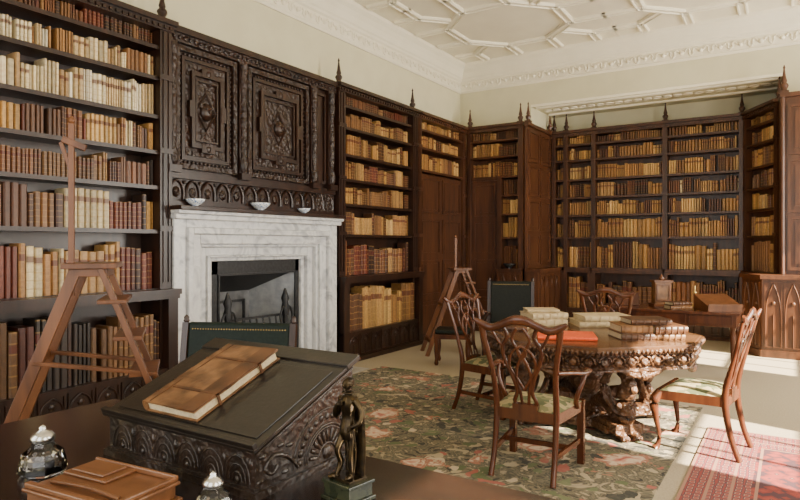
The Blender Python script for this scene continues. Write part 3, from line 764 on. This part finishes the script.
# ---------------------------------------------------------------- foreground desk
DZ=.78
e=empty('writing_desk',(0,0,0)); m=MB()
m.box(-2.87,-.2,.72,1.83,.745,DZ); m.box(-2.85,-.22,.74,1.81,.72,.745)
m.build('desk_top',[DESK],e,bevel=.008)
m=MB(); m.box(-2.8,-.27,.8,1.76,.60,.72)
for x0 in (-2.8,-.87): m.box(x0,x0+.6,.8,1.76,.012,.6); m.box(x0-.02,x0+.62,.78,1.78,.012,.08)
for x0 in (-2.8,-.87):
    for j in range(3): m.frame(x0+.03,x0+.57,.1+j*.17,.25+j*.17,1.755,1.775,.015)
m.build('pedestals',[DESK],e,bevel=.004)
bx0,bx1,by0,by1=-2.12,-1.37,1.33,1.815
e=empty('carved_writing_slope',(0,0,DZ)); m=MB(); hf,hb=.15,.335
vs=[(bx0,by0,0),(bx1,by0,0),(bx1,by1,0),(bx0,by1,0),(bx0,by0,hf),(bx1,by0,hf),(bx1,by1,hb),(bx0,by1,hb)]
m.add(vs,[(0,3,2,1),(4,5,6,7),(0,1,5,4),(1,2,6,5),(2,3,7,6),(3,0,4,7)],0)
m.box(bx0-.015,bx1+.015,by0-.015,by1+.012,0,.022,0)
m.box(bx0-.006,bx1+.006,by0-.008,by0+.01,.022,.03,0)
def zt(y): return hf+(hb-hf)*(y-by0)/(by1-by0)
for X in (bx1,bx0):
    cy=by0+.34
    for r in (.045,.10,.11,.165):
        pts=[]
        for k in range(25):
            a=pi*k/24; yy=cy+r*1.05*math.cos(a); z=.035+r*math.sin(a)
            if yy<by0+.01 or yy>by1-.01 or z>zt(yy)-.025: continue
            pts.append((X,yy,z))
        if len(pts)>2: m.sweep(pts,.0045,5,0,ref=(1,0,0),k=2)
    for k in range(11):
        a=pi*(k+.5)/11; p=(X,cy+.05*math.cos(a),.035+.05*math.sin(a)); r=.095
        m.sweep([p,(X,cy+.075*math.cos(a),.035+.075*math.sin(a)),(X,cy+r*math.cos(a),.035+r*math.sin(a))],[.004,.009,.006],6,0,ref=(1,0,0),k=2)
    for k in range(15):
        a=pi*(k+.5)/15; r=.138; yy=cy+r*1.05*math.cos(a); z=.035+r*math.sin(a)
        if by0+.015<yy<by1-.015 and z<zt(yy)-.03: m.ball((X,yy,z),.013,0,8,sc=(.5,1,1))
    m.sweep([(X,by0+.19,.04),(X,by0+.14,.09),(X,by0+.08,.11),(X,by0+.04,.08),(X,by0+.07,.055),(X,by0+.095,.075)],[.006,.008,.008,.007,.006,.008],6,0,ref=(1,0,0))
    for yy,z in ((by0+.15,.125),(by0+.11,.135),(by0+.03,.12),(by0+.13,.045),(by0+.02,.045)):
        m.ball((X,yy,z),.012,0,8,sc=(.5,1.6,.7))
    m.sweep([(X,by0,hf-.018),(X,by1,hb-.018)],(.006,.006),5,0,k=1)
    m.ball((X,cy,.05),.028,0,8,sc=(.5,1,1))
n=6; w=(bx1-bx0-.04)/n
for k in range(n):
    cx=bx0+.02+w*(k+.5)
    for r in (.018,.034,.05):
        m.sweep([(cx+r*1.1*math.cos(pi*q/8),by0,.04+r*1.6*math.sin(pi*q/8)) for q in range(9)],.0035,5,0,ref=(0,1,0),k=1)
    m.ball((cx,by0,.045),.012,0,6,sc=(1,.5,1))
    m.ball((cx+w/2,by0,.10),.011,0,6,sc=(1,.5,1.6))
m.build('carved_case',[BOXW],e)
sl=math.atan2(hb-hf,by1-by0); LS=math.hypot(hb-hf,by1-by0); Ms=Mt((bx0+bx1)/2,by0,hf,0,sl); hw=(bx1-bx0)/2
m=MB(); m.box(-hw-.015,hw+.015,-.018,LS+.005,.0,.012,0,Ms); m.box(-hw+.02,hw-.02,.03,LS-.09,.012,.016,0,Ms)
m.box(-hw-.015,hw+.015,-.018,.0,.012,.03,0,Ms)
m.box(-hw-.018,hw+.018,LS-.05,LS+.03,.0,.02,0,Ms)
m.build('lid',[LID],e,bevel=.004)
# antique ledger: boards, page block, rounded spine with raised bands, fore-edge flap and ties
m=MB(); lx0,lx1=-1.94+1.745,-1.67+1.745
a0,a1=.03,.45; T=.040
m.box(lx0,lx1,a0,a1,.0,.005,0,Ms); m.box(lx0+.004,lx1-.008,a0+.008,a1-.008,.005,T-.006,1,Ms)
# gently warped top board
vs=[];nn_=10
for j in range(nn_+1):
    for i in range(nn_+1):
        u=i/nn_; v=j/nn_
        vs.append((lx0+(lx1-lx0)*u,a0+(a1-a0)*v,T-.005+.003*math.sin(v*pi)*math.cos(u*3)+.0015*math.sin(v*17+u*5)))
off=len(vs); vs+= [(x,y,z+.005) for x,y,z in vs]
fs=[]
for j in range(nn_):
    for i in range(nn_):
        a=j*(nn_+1)+i; fs.append((off+a,off+a+1,off+a+nn_+2,off+a+nn_+1)); fs.append((a,a+nn_+1,a+nn_+2,a+1))
for i in range(nn_):
    a=i; fs.append((a,a+1,off+a+1,off+a)); a=nn_*(nn_+1)+i; fs.append((a+1,a,off+a,off+a+1))
    a=i*(nn_+1); fs.append((a+nn_+1,a,off+a,off+a+nn_+1)); a=i*(nn_+1)+nn_; fs.append((a,a+nn_+1,off+a+nn_+1,off+a))
m.add(vs,fs,0,False,Ms)
m.sweep([(lx0,a0,T/2),(lx0,a1,T/2)],(.012,T/2+.001),10,0,k=1,M=Ms)
for q in (.06,.14,.22,.30,.37): m.sweep([(lx0,a0+q,T/2),(lx0,a0+q+.008,T/2)],(.015,T/2+.004),10,2,k=1,M=Ms)
m.box(lx0+.03,lx0+.033,a0+.006,a1-.006,T,T+.0035,2,Ms)
m.box(lx1-.075,lx1+.002,a0-.002,a1+.002,T,T+.004,2,Ms)
for q in (.1,.31): m.box(lx0+.04,lx1+.006,a0+q,a0+q+.010,T,T+.0055,2,Ms); m.box(lx1,lx1+.006,a0+q,a0+q+.010,.0,T+.0055,2,Ms)
m.v=[(x,y,z+DZ+.019) for x,y,z in m.v]
m.build('antique_ledger',[LEDG,PAPER,OLDD,BRASS])
e=empty('oak_inkstand',(-1.70,1.05,DZ),.10); m=MB()
m.box(-.20,.18,-.13,.13,0,.018); m.box(-.185,.165,-.115,.115,.018,.055); m.box(-.195,.175,-.125,.125,.055,.066)
m.box(-.19,.0,.0,.12,.066,.076); m.box(-.19,.17,-.12,-.10,.066,.082); m.box(-.19,.17,.11,.122,.066,.084)
m.box(-.17,-.03,.015,.105,.076,.084); m.box(.15,.17,-.12,.12,.066,.08)
m.sweep([(-.15,-.06,.072),(.0,-.055,.078),(.14,-.06,.072)],.008,6,0)
m.build('tray',[TRAY],e,bevel=.006)
def inkwell(name,loc,s=1):
    e=empty(name,loc); m=MB()
    m.lathe([(.05*s,0),(.058*s,.008*s),(.055*s,.03*s),(.048*s,.055*s),(.03*s,.07*s),(.024*s,.08*s),(.015*s,.08*s),(.015*s,.05*s),(.03*s,.035*s),(.03*s,.015*s),(.001,.012*s)],8,smooth=False)
    m.build('glass_body',[GLASS],e)
    m=MB(); m.lathe([(.026*s,.08*s),(.03*s,.085*s),(.03*s,.095*s),(.022*s,.105*s),(.008*s,.112*s),(.010*s,.118*s),(.001,.124*s)],16); m.build('silver_lid',[SILV],e)
    m=MB(); m.lathe([(.027*s,.016*s),(.027*s,.03*s),(.001,.031*s)],12); m.build('ink',[INK],e)
inkwell('glass_inkwell',(-2.14,1.10,DZ),1.3); inkwell('glass_inkwell',(-1.395,1.19,DZ),1.0)

# ---------------------------------------------------------------- bronze statuette
SX,SY=-1.14,1.49
e=empty('bronze_statuette',(SX,SY,DZ),math.radians(-10)); m=MB()
m.box(-.065,.065,-.055,.055,0,.012); m.box(-.057,.057,-.048,.048,.012,.05); m.box(-.063,.063,-.053,.053,.05,.06)
m.build('marble_plinth',[GREENM],e,bevel=.002)
m=MB(); z=.06
k=1.03
def S(pts,r,n=10,ref=(0,1,0)): m.sweep([(x*k,y*k,z+q*k) for x,y,q in pts],[tuple(c*k for c in (a if isinstance(a,tuple) else (a,a))) for a in r],n,0,ref=ref,k=4)
m.box(-.045,.045,-.036,.036,z-.002,z+.008)
S([(.014,0,.01),(.015,-.002,.04),(.016,-.004,.08),(.014,0,.115),(.011,0,.155)],[.0075,.0105,.0095,.013,.016])
S([(-.026,-.022,.01),(-.022,-.010,.048),(-.02,-.024,.085),(-.014,-.012,.12),(-.010,0,.155)],[.007,.010,.0095,.013,.016])
S([(.012,.006,.010),(.016,-.012,.010),(.020,-.028,.008)],[.007,.008,.005]); S([(-.026,-.016,.010),(-.03,-.034,.010),(-.034,-.048,.008)],[.007,.008,.005])
S([(0,0,.118),(0,0,.14),(0,.001,.168),(0,.0,.19),(.001,-.002,.215),(.001,0,.235),(0,.002,.25)],[(.024,.020),(.029,.024),(.024,.019),(.022,.016),(.027,.019),(.028,.018),(.011,.011)])
S([(0,.002,.245),(0,-.002,.262)],[.009,.009])
hz=z+.278*k
m.ball((0,-.005,hz),.0155*k,0,14,sc=(.86,1,1.22)); m.ball((0,.003,hz+.005),.0165*k,0,12,sc=(.95,.95,1.05))
m.ball((0,-.0215,hz-.001),.0036,0,8,sc=(.8,1,1.5)); m.ball((0,-.016,hz-.015),.006,0,8)
for s in (1,-1): m.ball((s*.0055,-.0175,hz+.004),.003,0,6); m.ball((s*.0148,0,hz),.0036,0,6)
for q in range(9):
    a=q*.7; m.ball((.011*math.cos(a),.004+.010*math.sin(a),hz+.013),.0065,0,6)
m.lathe([(.010,0),(.020,.003),(.020,.006),(.012,.010)],14,(0,0,z+.250*k),0)
S([(-.028,0,.236),(-.042,.004,.205),(-.044,-.008,.180),(-.028,-.026,.20),(-.012,-.030,.225)],[.011,.010,.0085,.0075,.006])
S([(.028,0,.236),(.046,.008,.208),(.052,.004,.18),(.040,-.008,.165),(.028,-.014,.158)],[.011,.010,.0085,.0075,.006])
for q in range(4):
    S([(-.012,-.03,.228-.004*q),(-.004,-.029,.233-.004*q),(.003,-.026,.234-.004*q)],[.0022,.0022,.0018],6)
    S([(.028,-.014,.162-.004*q),(.022,-.019,.160-.004*q),(.018,-.021,.156-.004*q)],[.0022,.0022,.0018],6)
S([(0,.014,.24),(.006,.024,.2),(.010,.028,.14),(.012,.028,.08),(.010,.026,.012)],[(.024,.007),(.032,.009),(.034,.010),(.034,.010),(.034,.011)])
S([(-.028,.010,.236),(-.034,.020,.19),(-.032,.026,.12),(-.026,.026,.012)],[(.007,.009),(.010,.009),(.010,.010),(.010,.010)])
S([(.040,-.018,.01),(.042,-.008,.09),(.032,-.012,.155)],[.0025,.0025,.003],6)
o=m.build('figure',[BRONZE],e)
rm=o.modifiers.new('rm','REMESH'); rm.mode='VOXEL'; rm.voxel_size=.0016; rm.use_smooth_shade=True
sm=o.modifiers.new('sm','SMOOTH'); sm.iterations=2; sm.factor=.5

# ---------------------------------------------------------------- lights
def area(name,loc,rot,sx,sy,p,col):
    l=bpy.data.lights.new(name,'AREA'); l.shape='RECTANGLE'; l.size=sx; l.size_y=sy; l.energy=p; l.color=col
    o=bpy.data.objects.new(name,l); COL.objects.link(o); o.location=loc; o.rotation_euler=rot
for i,(a,bb) in enumerate(WIN): area('daylight_window_%d'%(i+1),(XR-.02,(a+bb)/2,2.25),(0,pi/2,0),3.2,1.45,(150,190,360)[i],(1,.94,.84))
for i,(a,bb) in enumerate(FILL_WIN): area('daylight_window_%d'%(i+4),((a+bb)/2,YF+.02,2.25),(pi/2,0,0),1.9,3.2,72,(1,.96,.9))  # added fill lamps behind the camera, one per front opening
l=bpy.data.lights.new('sun','SUN'); l.energy=55; l.angle=math.radians(.6); l.color=(1,.88,.70)
o=bpy.data.objects.new('sun',l); COL.objects.link(o); o.location=(8,0,8)
o.rotation_euler=Vector((-1.45,.35,-1)).to_track_quat('-Z','Y').to_euler()
w=bpy.data.worlds.new('sky'); bpy.context.scene.world=w; w.use_nodes=True
w.node_tree.nodes['Background'].inputs[0].default_value=(.75,.85,1,1); w.node_tree.nodes['Background'].inputs[1].default_value=1.5

cam=bpy.data.cameras.new('camera'); co=bpy.data.objects.new('camera',cam); COL.objects.link(co)
co.location=(0,0,1.55); co.rotation_euler=(pi/2,0,math.radians(32.6)); cam.lens=27.63; cam.sensor_width=36; cam.shift_y=-.00625
bpy.context.scene.camera=co
